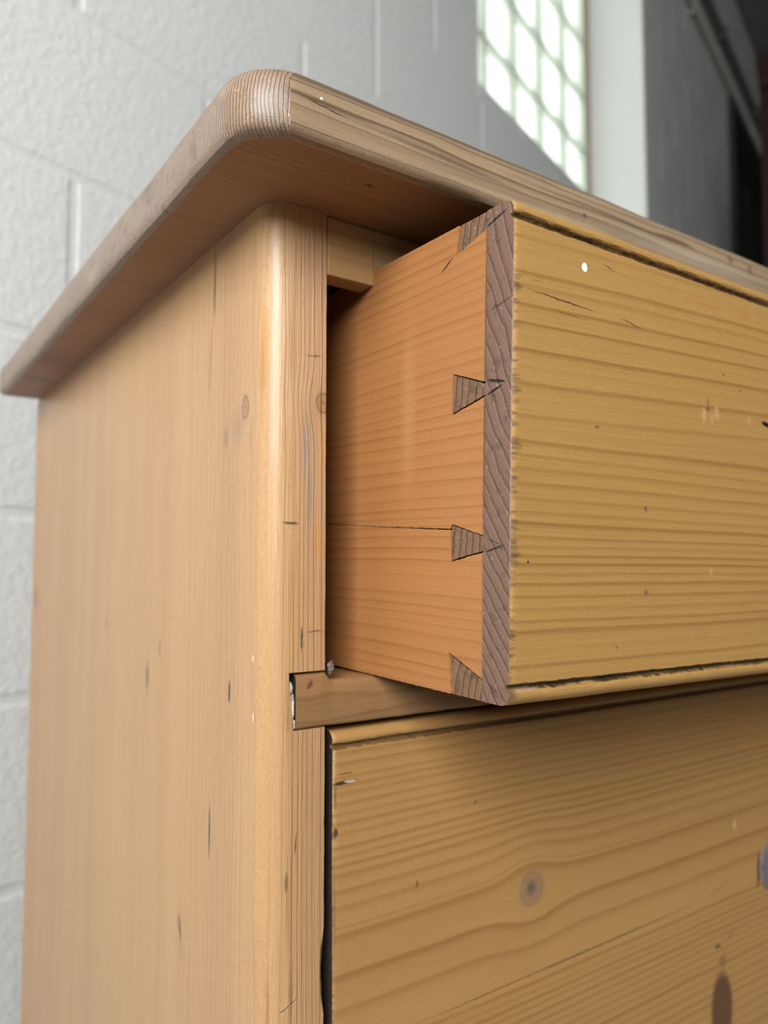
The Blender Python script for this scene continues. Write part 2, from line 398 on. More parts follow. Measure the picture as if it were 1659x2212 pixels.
# dark doorway with a panelled leaf
BLACKM = plain('black_brown_paint', (0.010, 0.009, 0.008), 0.6, 0.3, 0.3, 8)
bm = bmesh.new(); wbox(bm, DOOR[0] + 0.005, DOOR[1] - 0.005, 0.06, 0.11, DOOR[2] + 0.005, DOOR[3] - 0.005)
dr = tag(link('door_1', bm, BLACKM), kind='structure')
for zz in (-0.75, 0.3, 1.3):
    for ss in (DOOR[0] + 0.12, DOOR[0] + 0.64):
        bm = bmesh.new(); wbox(bm, ss, ss + 0.42, 0.05, 0.0615, zz, zz + 0.8); link('door_panel', bm, BLACKM, dr)
bm = bmesh.new()
wbox(bm, DOOR[0] - 0.07, DOOR[0] + 0.005, -0.025, 0.06, DOOR[2], DOOR[3] + 0.06); wbox(bm, DOOR[1] - 0.005, DOOR[1] + 0.07, -0.025, 0.06, DOOR[2], DOOR[3] + 0.06)
wbox(bm, DOOR[0] + 0.005, DOOR[1] - 0.005, -0.025, 0.06, DOOR[3] - 0.01, DOOR[3] + 0.06)
link('door_frame', bm, plain('dark_frame', (0.035, 0.032, 0.03), 0.6), dr)

# conduit high on the block wall
def tube(bm, pts, r, seg=12):
    rings = []
    d = (pts[-1] - pts[0]).normalized(); a = Vector((0, 0, 1)); bvec = d.cross(a).normalized()
    for p_ in pts:
        rings.append([p_ + (a * math.cos(t * 2 * math.pi / seg) + bvec * math.sin(t * 2 * math.pi / seg)) * r for t in range(seg)])
    loft(bm, rings)
CONDM = plain('grey_conduit', (0.10, 0.11, 0.09), 0.5, 0.5)
ct = tag(bpy.data.objects.new('conduit', None), 'dark grey metal conduit running high along the block wall right of the glass block window', 'pipe'); C.objects.link(ct)
ct.location = wp(2.45, -0.03, 2.478)
inv = Matrix.Translation(ct.location).inverted()
bm = bmesh.new(); tube(bm, [wp(2.45, -0.024, 2.478), wp(6.1, -0.024, 2.478)], 0.021); bmesh.ops.transform(bm, matrix=inv, verts=bm.verts); link('pipe', bm, CONDM, ct, True)
for s in (2.7, 3.5, 4.3, 5.1):
    bm = bmesh.new(); wbox(bm, s - 0.015, s + 0.015, -0.049, -0.001, 2.452, 2.504); bmesh.ops.transform(bm, matrix=inv, verts=bm.verts)
    link('clip', bm, CONDM, ct)

ct2 = tag(bpy.data.objects.new('conduit', None), 'thinner olive painted conduit on the block wall just below the dark one', 'pipe'); C.objects.link(ct2)
ct2.location = wp(2.45, -0.02, 2.30); inv = Matrix.Translation(ct2.location).inverted()
CONDP = plain('olive_conduit', (0.34, 0.34, 0.27), 0.5, 0.5)
bm = bmesh.new(); tube(bm, [wp(2.45, -0.016, 2.30), wp(6.1, -0.016, 2.30)], 0.008); bmesh.ops.transform(bm, matrix=inv, verts=bm.verts); link('pipe', bm, CONDP, ct2, True)
for s in (3.0, 4.2):
    bm = bmesh.new(); wbox(bm, s - 0.012, s + 0.012, -0.032, -0.001, 2.284, 2.316); bmesh.ops.transform(bm, matrix=inv, verts=bm.verts); link('clip', bm, CONDP, ct2)

# mahogany wardrobe at the right edge of the view
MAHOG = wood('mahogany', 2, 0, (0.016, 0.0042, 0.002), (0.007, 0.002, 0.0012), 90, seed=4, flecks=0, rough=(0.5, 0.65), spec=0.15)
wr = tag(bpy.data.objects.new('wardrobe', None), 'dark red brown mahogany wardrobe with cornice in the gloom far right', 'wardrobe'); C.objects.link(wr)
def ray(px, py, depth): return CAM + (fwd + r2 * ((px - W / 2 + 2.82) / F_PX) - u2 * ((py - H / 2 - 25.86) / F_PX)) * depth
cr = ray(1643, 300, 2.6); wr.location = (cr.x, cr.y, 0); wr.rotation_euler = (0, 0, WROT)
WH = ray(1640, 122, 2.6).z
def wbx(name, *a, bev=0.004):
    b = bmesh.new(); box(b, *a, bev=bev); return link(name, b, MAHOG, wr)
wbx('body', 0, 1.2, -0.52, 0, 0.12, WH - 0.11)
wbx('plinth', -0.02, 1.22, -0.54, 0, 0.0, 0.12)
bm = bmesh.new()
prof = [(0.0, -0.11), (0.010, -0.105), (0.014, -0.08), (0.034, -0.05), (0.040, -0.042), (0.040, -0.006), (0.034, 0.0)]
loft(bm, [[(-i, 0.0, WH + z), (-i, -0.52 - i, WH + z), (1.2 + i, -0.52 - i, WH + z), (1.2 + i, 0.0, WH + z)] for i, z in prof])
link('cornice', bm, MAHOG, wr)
for x in (0.03, 0.61):
    d_ = wbx('door', x, x + 0.56, -0.545, -0.52, 0.17, WH - 0.15)
    b = bmesh.new(); lathe(b, [(0.008, 0), (0.008, 0.012), (0.018, 0.022), (0.014, 0.034), (0.004, 0.037)], 16)
    bmesh.ops.transform(b, matrix=Matrix.Translation((0.54 if x < 0.3 else 0.66, -0.545, 1.1)) @ Matrix.Rotation(math.radians(90), 4, 'X'), verts=b.verts)
    link('knob', b, BLACKM, d_, True)

# ------------------------------------------------------------------ chest of drawers
chest = tag(bpy.data.objects.new('chest_of_drawers', None), 'old stripped pine chest of drawers with top drawer pulled open showing dovetails', 'chest of drawers')
C.objects.link(chest); chest.location = (0, 0, 0)
T = Matrix.Translation((0, 0, TZ))
PW, D, CW = 0.0295, 0.4936, 0.95             # post width, depth, carcass width
OL, OF, OB, TT = 0.0347, 0.0495, -0.0100, 0.0296
def part(name, bm, mats, parent=chest, smooth=False):
    """chest pieces share one local frame: origin under the top at the left front corner"""
    o = link(name, bm, mats, parent, smooth)
    if parent is chest: o.location = (0, 0, TZ)
    return o

# --- materials of the chest
PL, PD = (0.492, 0.288, 0.127), (0.315, 0.152, 0.053)
K = (0.030, 0.018, 0.012)
R3 = (0, 0, 0)
side_marks = [
    ((0, 0.0600, -0.020), (0.004, 0.0014, 0.026), (0.02, 0, 0), K, 0.85, 0.7),
    ((0, 0.0645, -0.060), (0.004, 0.0016, 0.030), (0.05, 0, 0), (0.20, 0.10, 0.05), 0.6, 0.8),
    ((0, 0.0368, -0.2184), (0.004, 0.0014, 0.0065), (0.03, 0, 0), K, 0.95, 0.5),
    ((0, 0.0580, -0.2863), (0.004, 0.0012, 0.0155), R3, K, 0.9, 0.5),
    ((0, 0.0950, -0.3440), (0.004, 0.0030, 0.0085), (-0.25, 0, 0), (0.09, 0.045, 0.025), 0.8, 0.7),
    ((0, 0.0935, -0.3520), (0.004, 0.0016, 0.014), (-0.2, 0, 0), (0.20, 0.11, 0.06), 0.6, 0.9),
    ((0, 0.1533, -0.2237), (0.004, 0.0042, 0.013), R3, (0.10, 0.055, 0.035), 0.85, 0.9),
    ((0, 0.1540, -0.2400), (0.004, 0.0022, 0.020), R3, (0.26, 0.15, 0.08), 0.5, 0.9),
    ((0, 0.1326, -0.2060), (0.004, 0.0020, 0.007), R3, (0.12, 0.07, 0.04), 0.7, 0.8),
    ((0, 0.2405, -0.1975), (0.004, 0.0030, 0.006), R3, (0.16, 0.10, 0.05), 0.7, 0.8),
    ((0, 0.3450, -0.1950), (0.004, 0.0040, 0.005), R3, (0.22, 0.14, 0.07), 0.6, 0.8),
    ((0, 0.4751, -0.1865), (0.004, 0.0130, 0.016), R3, (0.17, 0.09, 0.05), 0.7, 0.95),
    ((0, 0.1937, -0.2678), (0.004, 0.0020, 0.007), R3, (0.22, 0.13, 0.07), 0.6, 0.9),
    ((0, 0.0440, -0.1000), (0.004, 0.0040, 0.008), R3, (0.20, 0.11, 0.065), 0.7, 0.9),
    ((0, 0.0300, -0.0965), (0.004, 0.0100, 0.013), R3, (0.26, 0.16, 0.10), 0.5, 0.95),
    ((0, 0.0165, -0.102), (0.004, 0.0012, 0.012), (0.1, 0, 0), (0.20, 0.11, 0.06), 0.5, 0.9),
    ((0, 0.2450, -0.4180), (0.004, 0.0030, 0.007), R3, (0.2, 0.12, 0.07), 0.6, 0.9),
    # honey coloured stain beside the rounded corner, grey weathering and resin on the corner
    ((0.001, 0.0060, -0.063), (0.004, 0.0034, 0.024), R3, (0.44, 0.205, 0.058), 0.7, 0.7),
    ((0.001, 0.0070, -0.075), (0.004, 0.0020, 0.020), R3, (0.36, 0.16, 0.05), 0.6, 0.7),
    ((0.019, 0.000, -0.108), (0.0042, 0.006, 0.024), (0, 0.08, 0), (0.24, 0.19, 0.15), 0.6, 0.95),
    ((0.021, 0.000, -0.130), (0.0022, 0.006, 0.028), (0, 0.05, 0), (0.20, 0.16, 0.13), 0.6, 0.9),
    ((0.0255, 0.000, -0.151), (0.0028, 0.006, 0.012), R3, (0.47, 0.19, 0.035), 0.6, 0.95), ((0.0270, 0.0, -0.112), (0.0022, 0.006, 0.020), R3, (0.42, 0.18, 0.05), 0.5, 0.9),
    ((0.012, 0.000, -0.1425), (0.0050, 0.006, 0.0008), (0, 0.06, 0), K, 0.8, 0.7),
    ((0.023, 0.000, -0.0668), (0.0055, 0.004, 0.0006), (0, -0.13, 0), (0.10, 0.05, 0.03), 0.8, 0.6),
    ((0.024, 0.000, -0.1895), (0.0060, 0.004, 0.0005), R3, (0.10, 0.05, 0.03), 0.8, 0.6),
    ((0.0175, 0.000, -0.1930), (0.0008, 0.004, 0.0070), R3, K, 0.8, 0.7),
    ((0.0105, 0.002, -0.294), (0.0013, 0.005, 0.0070), R3, (0.08, 0.04, 0.02), 0.8, 0.7),
    ((0.0150, 0.000, -0.279), (0.0006, 0.005, 0.0060), (0, 0.1, 0), (0.08, 0.04, 0.02), 0.8, 0.7),
    ((0.0130, 0.000, -0.340), (0.0012, 0.005, 0.0200), R3, (0.22, 0.11, 0.05), 0.7, 0.9),
    ((0.0040, 0.004, -0.345), (0.0010, 0.005, 0.0220), R3, (0.20, 0.10, 0.05), 0.6, 0.9),
    ((0.0285, 0.000, -0.335), (0.0016, 0.006, 0.0160), R3, K, 0.9, 0.6),
    ((0.0120, 0.000, -0.345), (0.0060, 0.006, 0.0005), (0, -0.5, 0), K, 0.6, 0.7),
    ((0.0002, 0.012, -0.201), (0.003, 0.0009, 0.0022), R3, (0.80, 0.68, 0.56), 0.7, 0.6),
    ((0.0002, 0.0115, -0.226), (0.003, 0.0009, 0.0028), R3, (0.76, 0.62, 0.52), 0.7, 0.6),
    ((0.0002, 0.0120, -0.213), (0.003, 0.0030, 0.022), R3, (0.33, 0.20, 0.12), 0.45, 0.95),
]
SIDE = wood('pine_side', 2, 1, PL, PD, 190, vdir=(1.75, 1.0, 0), warp=(1.6, 14, 0.004), seed=3, marks=side_marks,
            knots=[((0, 0.0226, -0.0889), (0.006, 0.0036, 0.0052), (0.15, 0.075, 0.035), 1.0), ((0.0275, 0.0, -0.0876), (0.0036, 0.006, 0.0046), (0.14, 0.07, 0.035), 1.0)],
            rough=(0.30, 0.56), gstr=1.15, bumpd=0.0014, spec=0.42, ridge=0.6, fibre=0.5, gfade=(0, 0.003, 0.012, 0.44, 1.0), coat=0.45, bands=(0.410, 0.228, 0.112))
RAILM = wood('pine_rail', 0, 2, (0.262, 0.140, 0.056), (0.155, 0.072, 0.025), 120, warp=(22, 60, 0.006), seed=8, fibre=0.9, gstr=0.6, flecks=0.8, rough=(0.45, 0.6),
             marks=[((0.0215, 0, -0.2125), (0.0016, 0.004, 0.0030), (0, 0.5, 0), (0.09, 0.035, 0.02), 0.85, 0.6)])
TOPRAIL = wood('pine_top_rail', 0, 2, (0.40, 0.235, 0.098), (0.28, 0.150, 0.055), 150, seed=11)
INNER = wood('pine_inner', 1, 2, (0.36, 0.20, 0.09), (0.25, 0.13, 0.05), 150, seed=12, flecks=0)
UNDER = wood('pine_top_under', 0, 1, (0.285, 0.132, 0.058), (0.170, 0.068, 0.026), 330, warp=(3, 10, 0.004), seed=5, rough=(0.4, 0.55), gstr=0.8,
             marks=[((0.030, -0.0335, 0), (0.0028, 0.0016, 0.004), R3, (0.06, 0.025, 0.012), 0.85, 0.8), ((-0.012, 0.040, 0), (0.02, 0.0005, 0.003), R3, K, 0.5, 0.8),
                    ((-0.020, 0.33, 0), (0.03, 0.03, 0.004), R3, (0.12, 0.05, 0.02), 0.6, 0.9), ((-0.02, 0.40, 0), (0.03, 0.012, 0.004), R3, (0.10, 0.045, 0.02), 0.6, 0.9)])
EDGEF = wood('pine_top_front_edge', 0, 2, (0.345, 0.240, 0.142), (0.095, 0.054, 0.032), 170, warp=(5, 120, 0.0060), seed=6, coat=0.3, rough=(0.26, 0.42), gstr=1.0, fibre=0.55, bumpd=0.0005, spec=0.6,
             marks=[((0.05, -0.0495, 0.0260), (0.20, 0.02, 0.0045), (0, -0.012, 0), (0.105, 0.058, 0.033), 0.85, 0.8),
                    ((0.03, -0.0495, 0.0015), (0.12, 0.012, 0.0028), R3, (0.12, 0.062, 0.032), 0.8, 0.8),
                    ((0.000, -0.0495, 0.0150), (0.012, 0.008, 0.0004), (0, 0.10, 0), K, 0.8, 0.6),
                    ((-0.0027, -0.0495, 0.0181), (0.0007, 0.004, 0.0006), R3, (0.95, 0.95, 0.95), 1.0, 0.3),
                    ((0.06, -0.0495, 0.0130), (0.055, 0.010, 0.0018), (0, 0.03, 0), (0.105, 0.064, 0.040), 0.75, 0.9), ((0.16, -0.0495, 0.0175), (0.09, 0.010, 0.0016), (0, 0.01, 0), (0.12, 0.072, 0.045), 0.7, 0.9), ((0.11, -0.0495, 0.0065), (0.08, 0.010, 0.0018), (0, -0.015, 0), (0.46, 0.34, 0.22), 0.5, 0.9),
                    ((0.1475, -0.0495, 0.0120), (0.0020, 0.008, 0.0018), R3, (0.07, 0.045, 0.035), 0.8, 0.8),
                    ((0.275, -0.0495, 0.020), (0.004, 0.01, 0.004), R3, (0.08, 0.055, 0.04), 0.7, 0.9),
                    ((0.295, -0.0495, 0.018), (0.003, 0.01, 0.005), R3, (0.08, 0.055, 0.04), 0.7, 0.9),
                    ((0.24, -0.0495, 0.012), (0.11, 0.01, 0.006), R3, (0.42, 0.34, 0.25), 0.5, 0.9)])
EDGEE = endgrain('pine_top_end', (0.315, 0.200, 0.122), (0.092, 0.051, 0.031), (-0.8, 1.0, 0.0), 520, seed=2, coat=0.2, rough=0.34, bumpd=0.0011, spec=0.65, speck=0.55,
                 marks=[((-0.030, -0.030, 0.020), (0.008, 0.008, 0.005), R3, (0.52, 0.43, 0.28), 0.35, 0.95), ((-0.0347, 0.060, 0.018), (0.006, 0.022, 0.010), (0.5, 0, 0), (0.13, 0.075, 0.05), 0.55, 0.95),
                        ((-0.022, -0.044, 0.012), (0.010, 0.012, 0.012), R3, (0.31, 0.262, 0.215), 0.65, 0.95), ((-0.030, 0.2, 0.0002), (0.060, 0.45, 0.0024), R3, (0.10, 0.055, 0.032), 0.45, 0.9), ((-0.030, 0.2, 0.0290), (0.060, 0.45, 0.0040), R3, (0.10, 0.058, 0.036), 0.55, 0.9),
                        ((-0.0347, 0.20, 0.012), (0.006, 0.03, 0.012), R3, (0.17, 0.10, 0.065), 0.5, 0.95), ((-0.0347, 0.16, 0.008), (0.006, 0.02, 0.008), R3, (0.38, 0.24, 0.13), 0.5, 0.95)])

# --- the top: three planks glued side by side, rounded front corners
RC = 0.021
def top_outline(y0, y1, inset, front):
    """from the back left, round the front if this plank has it, to the back right"""
    L, R_, Fy = -OL + inset, CW + OL - inset, -OF + inset
    pts = []
    if front:
        for y in [y1 + (Fy + RC - y1) * i / 10 for i in range(10)]: pts.append((L, y))
        for i in range(13):
            a = math.pi + (math.pi / 2) * i / 12; pts.append((L + RC + RC * math.cos(a), Fy + RC + RC * math.sin(a)))
        for i in range(1, 70): pts.append((L + RC + (R_ - L - 2 * RC) * (i / 70) ** 1.25, Fy))
        for i in range(9):
            a = 1.5 * math.pi + (math.pi / 2) * i / 8; pts.append((R_ - RC + RC * math.cos(a), Fy + RC + RC * math.sin(a)))
        pts.append((R_, y1))
    else:
        n = 22
        for i in range(n + 1): pts.append((L, y1 + (y0 - y1) * i / n))
        pts += [(R_, y0), (R_, y1)]
    return pts
PROF = [(0.0045, 0.0), (0.0016, 0.0010), (0.0003, 0.0032), (0.0, 0.0080), (0.0, 0.0150), (0.0005, 0.0205), (0.0022, 0.0250), (0.0055, 0.0282), (0.0105, TT)]
def plank(y0, y1, front):
    bm = bmesh.new(); rings = []
    for ins, z in PROF:
        o = top_outline(y0, y1, ins, front); ring = []
        for (x, y) in o:
            amp = 0.0005 if z < 0.004 else 0.00035
            if z < 0.0005: amp = 0.0009
            k = nz(x * 60, y * 60, z * 120) * amp + nz(x * 18, y * 18, 3.3) * 0.0007 * (1 if 0.002 < z < 0.029 else 0.4)
            seam = y in (y0, y1) and not (front and y == y0)
            ring.append((x - (k if x < 0 else 0), y + (k if (front and y < -OF + 0.012 and x > -0.02) else 0), z + (k * 0.4 if z < 0.002 else 0)))
        rings.append(ring)
    o0 = top_outline(y0, y1, 0, front); n = len(o0)
    def mf(i, j):
        x, y = o0[j]; x2, y2 = o0[(j + 1) % n]; mx, my = (x + x2) / 2, (y + y2) / 2
        if front and my < -OF + 0.0055 and -0.0165 < mx < CW + 0.02: return 1
        if mx < 0.0 and abs(y - y2) > 1e-5 : return 2
        if mx > CW and abs(y - y2) > 1e-5: return 2
        return 1 if front and my < 0 else 0
    loft(bm, rings, 0, 0, 0, mf)
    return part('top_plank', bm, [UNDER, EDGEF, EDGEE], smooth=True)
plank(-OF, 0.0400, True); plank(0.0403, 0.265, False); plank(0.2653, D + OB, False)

DARKM = plain('gap_shade', (0.02, 0.015, 0.012), 0.8, 0.2, 0.4, 300)  # paints the shade inside the rail's mortise gap and on the rail end
# --- side panels (the left one is mortised for the rail)
RZT, RZB = -0.2075, -0.2312
def side_ring(z, notch=False):
    r = 0.0112; e = nz(z * 160, 1.0) * 0.00022 + nz(z * 45, 2.0) * 0.00022
    if -0.352 < z < -0.318: e -= 0.0012 * math.sin((z + 0.352) / 0.034 * math.pi) ** 0.5
    cw = nz(z * 25, 5.0) * 0.0004
    pts = [(PW, D), (PW, 0.025)]
    if notch:
        nx = 0.0110 + (0.0026) * (RZT + 0.0008 - z) / 0.0245 + nz(z * 300, 4) * 0.0003
        pts += [(PW, 0.022), (nx, 0.022), (nx, 0.0002), (nx - 0.0001, 0.0), (nx - 0.0002, 0.0), (0.0113, 0.0)]
    else: pts += [(PW + e, 0.0008), (PW + e - 0.0005, 0.0001), (0.024, 0.0), (0.0165, 0.0), (0.0138, 0.0), (0.0118, 0.0)]
    for i in range(9):
        a = 1.5 * math.pi - (math.pi / 2) * i / 8
        pts.append((r + (r + cw) * math.cos(a), r + (r + cw) * math.sin(a)))
    pts += [(0.0, 0.02), (0.0, 0.06), (0.0, 0.15), (0.0, 0.3), (0.0, D)]
    return [(x, y, z) for x, y in pts]
def zs(a, b, step):
    n = max(2, int(abs(b - a) / step)); return [a + (b - a) * i / n for i in range(n + 1)]
bm = bmesh.new()
loft(bm, [side_ring(z) for z in zs(-TZ + 0.09, -0.46, 0.1) + zs(-0.455, RZB - 0.0004, 0.004)])
loft(bm, [side_ring(z, True) for z in zs(RZB - 0.0004, RZT + 0.0008, 0.002)], matfn=lambda i, j: 1 if j in (1, 2, 3) else 0)
loft(bm, [side_ring(z) for z in zs(RZT + 0.0008, -0.0001, 0.004)])
part('side_panel', bm, [SIDE, DARKM], smooth=True)
bm = bmesh.new(); loft(bm, [[(CW - x, y, z) for x, y, z in side_ring(zz)] for zz in (-TZ + 0.09, -0.0001)]); part('side_panel', bm, SIDE, smooth=True)
bm = bmesh.new(); box(bm, PW, CW - PW, D - 0.02, D - 0.006, -TZ + 0.1, -0.0002); part('back_panel', bm, INNER)
bm = bmesh.new(); box(bm, PW + 0.0003, 0.0558, 0.0004, 0.012, -0.0277, -0.0004, 0.0008); box(bm, 0.0558, CW - PW, 0.0004, 0.03, -0.0203, -0.0004, 0.0003); part('top_rail', bm, TOPRAIL)

def rail(z0, z1, x0):
    bm = bmesh.new(); rings = []
    for x in zs(x0, 0.4, 0.003) + [0.6, CW - 0.015]:
        w = nz(x * 70, z0 * 10) * 0.00035; t = z1 + nz(x * 50, 9) * 0.0002; b = z0 + w
        if z1 == RZT and x > 0.0300: t -= 0.0038
        rings.append([(x, 0.045, b), (x, 0.0011, b), (x, 0.0005, b + 0.0004), (x, 0.0001, b + 0.0014), (x, 0.0001, t - 0.0026), (x, 0.0006, t - 0.0012), (x, 0.0016, t - 0.0004), (x, 0.003, t), (x, 0.045, t)])
    loft(bm, rings, 0, 1, 0); return part('drawer_rail', bm, [RAILM, DARKM], smooth=True)
rail(RZB, RZT, 0.0146)
Z2B = -0.494
rail(Z2B - 0.0260, Z2B - 0.0030, 0.0146)
bm = bmesh.new(); box(bm, PW, CW - PW, 0.0, 0.03, -TZ + 0.09, -TZ + 0.13, 0.001); part('base_rail', bm, RAILM)
bm = bmesh.new(); box(bm, PW, CW - PW, 0.05, D - 0.02, RZB + 0.006, RZT - 0.003); part('dust_board', bm, INNER)
for x in (0.06, CW - 0.06):
    for y in (0.06, D - 0.06):
        bm = bmesh.new(); lathe(bm, [(0.018, 0), (0.030, 0.008), (0.036, 0.030), (0.030, 0.058), (0.020, 0.066), (0.026, 0.072), (0.026, 0.09)])
        o = part('bun_foot', bm, RAILM, smooth=True); o.location = (x, y, 0)
# dried glue and a bent nail at the rail's lapped end
GLUE = plain('dried_glue', (0.50, 0.42, 0.34), 0.35, 0.6, 0.5, 500, 0.8)
NAILM = plain('dusty_metal', (0.13, 0.105, 0.095), 0.5, 0.5, 0.5, 700, 0.8)
def lump(name, c, r, mat, seed):
    bm = bmesh.new(); bmesh.ops.create_icosphere(bm, subdivisions=3, radius=1)
    for v in bm.verts:
        k = 1 + 0.4 * nz(v.co.x * 1.6 + seed, v.co.y * 1.6, v.co.z * 1.6) + 0.2 * nz(v.co.x * 4 + seed, v.co.y * 4, v.co.z * 4)
        v.co = Vector((c[0] + v.co.x * r[0] * k, c[1] + v.co.y * r[1] * k, c[2] + v.co.z * r[2] * k))
    return part(name, bm, mat, smooth=True)
lump('glue_fleck', (0.0126, 0.0016, -0.2135), (0.0011, 0.0012, 0.0026), GLUE, 1)
lump('glue_fleck', (0.0133, 0.0012, -0.2215), (0.0010, 0.0012, 0.0058), GLUE, 5)
lump('glue_fleck', (0.0143, 0.0012, -0.2290), (0.0008, 0.0010, 0.0022), GLUE, 9)
lump('bent_nail', (0.0322, 0.0004, -0.2057), (0.0018, 0.0010, 0.0028), NAILM, 3)

# --- drawers
D1_LINES = [.1838, .1790, .1754, .1705, .1618, .157, .1494, .1423, .1375, .1323, .1262, .1199, .1140, .1082, .1035, .0986, .0934, .0887, .0829, .0771, .0718, .0678, .0626,
            .0591, .0556, .0525, .0487, .045, .0401, .0355, .0309, .0274, .0210, .0148, .0110]
def d1_tilt(b, U, V):
    return b.math('MULTIPLY', b.math('MULTIPLY', U, 0.043), b.maprange(V, 0.092, 0.120, 0.0, 1.0, True))
BR = (0.045, 0.022, 0.014)
d1_marks = [((0.0381, 0, 0.1715), (0.0017, 0.003, 0.0021), R3, (0.92, 0.92, 0.93), 1.0, 0.25),
            ((0.120, 0, 0.1722), (0.030, 0.003, 0.0018), (0, -0.03, 0), (0.34, 0.165, 0.045), 0.7, 0.8), ((0.150, 0, 0.1735), (0.014, 0.003, 0.0032), (0, 0.10, 0), (0.35, 0.175, 0.05), 0.75, 0.7),
            ((0.085, 0, 0.1690), (0.024, 0.003, 0.0014), (0, 0.06, 0), (0.36, 0.18, 0.05), 0.6, 0.8),
            ((0.062, 0, 0.1790), (0.030, 0.003, 0.0016), (0, 0.02, 0), (0.36, 0.185, 0.055), 0.5, 0.9),
            ((0.026, 0, 0.1553), (0.024, 0.003, 0.0004), (0, 0.04, 0), BR, 0.85, 0.6), ((0.067, 0, 0.1540), (0.009, 0.003, 0.0004), (0, 0.16, 0), BR, 0.7, 0.7),
            ((0.030, 0, 0.1505), (0.012, 0.003, 0.0003), (0, 0.05, 0), BR, 0.5, 0.7), ((0.053, 0, 0.1745), (0.006, 0.003, 0.0005), (0, 0.2, 0), BR, 0.6, 0.8),
            ((0.1705, 0, 0.1226), (0.0052, 0.003, 0.0014), (0, 0.2, 0), (0.004, 0.003, 0.003), 1.0, 0.4),
            ((0.1218, 0, 0.1274), (0.0018, 0.003, 0.0034), R3, (0.22, 0.11, 0.055), 0.8, 0.8), ((0.1214, 0, 0.1245), (0.0022, 0.003, 0.0018), R3, (0.10, 0.05, 0.03), 0.7, 0.8),
            ((0.1185, 0, 0.1213), (0.0026, 0.003, 0.0050), R3, (0.58, 0.38, 0.19), 0.35, 0.7), ((0.1285, 0, 0.1237), (0.0028, 0.003, 0.0046), R3, (0.58, 0.38, 0.19), 0.35, 0.7),
            ((0.1250, 0, 0.1200), (0.0018, 0.003, 0.0040), R3, (0.58, 0.38, 0.19), 0.25, 0.7), ((0.1550, 0, 0.1230), (0.0022, 0.003, 0.0030), R3, (0.58, 0.38, 0.19), 0.25, 0.7),
            ((0.0460, 0, 0.1080), (0.0020, 0.003, 0.0012), R3, (0.16, 0.08, 0.04), 0.8, 0.7), ((0.0770, 0, 0.0765), (0.0018, 0.003, 0.0018), R3, (0.12, 0.06, 0.03), 0.8, 0.8),
            ((0.0775, 0, 0.0412), (0.0024, 0.003, 0.0018), R3, (0.15, 0.075, 0.04), 0.8, 0.8), ((0.1240, 0, 0.0500), (0.0020, 0.003, 0.0030), R3, (0.58, 0.38, 0.19), 0.3, 0.8),
            ((0.1340, 0, 0.1420), (0.0014, 0.003, 0.0006), R3, BR, 0.7, 0.7), ((0.1480, 0, 0.1365), (0.0014, 0.003, 0.0005), R3, BR, 0.7, 0.7),
            ((0.1660, 0, 0.0405), (0.0030, 0.003, 0.0034), R3, (0.28, 0.14, 0.06), 0.6, 0.9), ((0.0590, 0, 0.0190), (0.0014, 0.003, 0.0012), R3, (0.14, 0.07, 0.03), 0.7, 0.8),
            ((0.0085, 0, 0.0530), (0.0007, 0.003, 0.0007), R3, K, 0.9, 0.5)]
def groove_marks(h, dirty):
    L = []
    for (z, c) in ((0.0070, (0.012, 0.008, 0.006)), (h - 0.0070, (0.06, 0.03, 0.012))):
        L.append(((0.4, 0.0, z), (4.0, 0.004, 0.0016), R3, c, dirty, 0.4))
    L.append(((0.008, 0.0, 0.0064), (0.012, 0.003, 0.0013), (0, 0.02, 0), (0.48, 0.31, 0.20), 0.85, 0.5))
    L.append(((0.043, 0.0, 0.0062), (0.007, 0.003, 0.0007), R3, (0.66, 0.46, 0.28), 0.8, 0.5))
    L.append(((0.090, 0.0, 0.0068), (0.020, 0.003, 0.0007), R3, (0.42, 0.25, 0.11), 0.8, 0.6))
    L.append(((0.140, 0.0, 0.0064), (0.014, 0.003, 0.0008), R3, (0.55, 0.36, 0.2), 0.6, 0.6))
    return L
D1H, D2H = 0.19, 0.2598
FRONT1 = wood('pine_drawer_front', 0, 2, (0.400, 0.228, 0.070), (0.235, 0.112, 0.025), lines=D1_LINES, span=(0.0, 0.19), tilt=d1_tilt, warp=(5, 14, 0.0012), seed=21,
              marks=d1_marks + groove_marks(D1H, 0.9), rough=(0.44, 0.6), fibre=0.42, gstr=0.82, flecks=0.7, endwear=0.011)
z2 = lambda z: z - Z2B
D2_LINES = [z2(z) for z in (-.2405, -.2440, -.2487, -.2520, -.2548, -.2585, -.2618, -.2665, -.2709, -.2750, -.2789, -.2849, -.2889, -.2929, -.2969, -.3039, -.3108, -.3197, -.3227, -.3404, -.355,
                            -.377, -.3815, -.3855, -.3892, -.3936, -.398, -.402, -.4065, -.411, -.4155, -.4205, -.4255, -.431, -.436, -.442, -.448, -.455, -.462, -.47)]
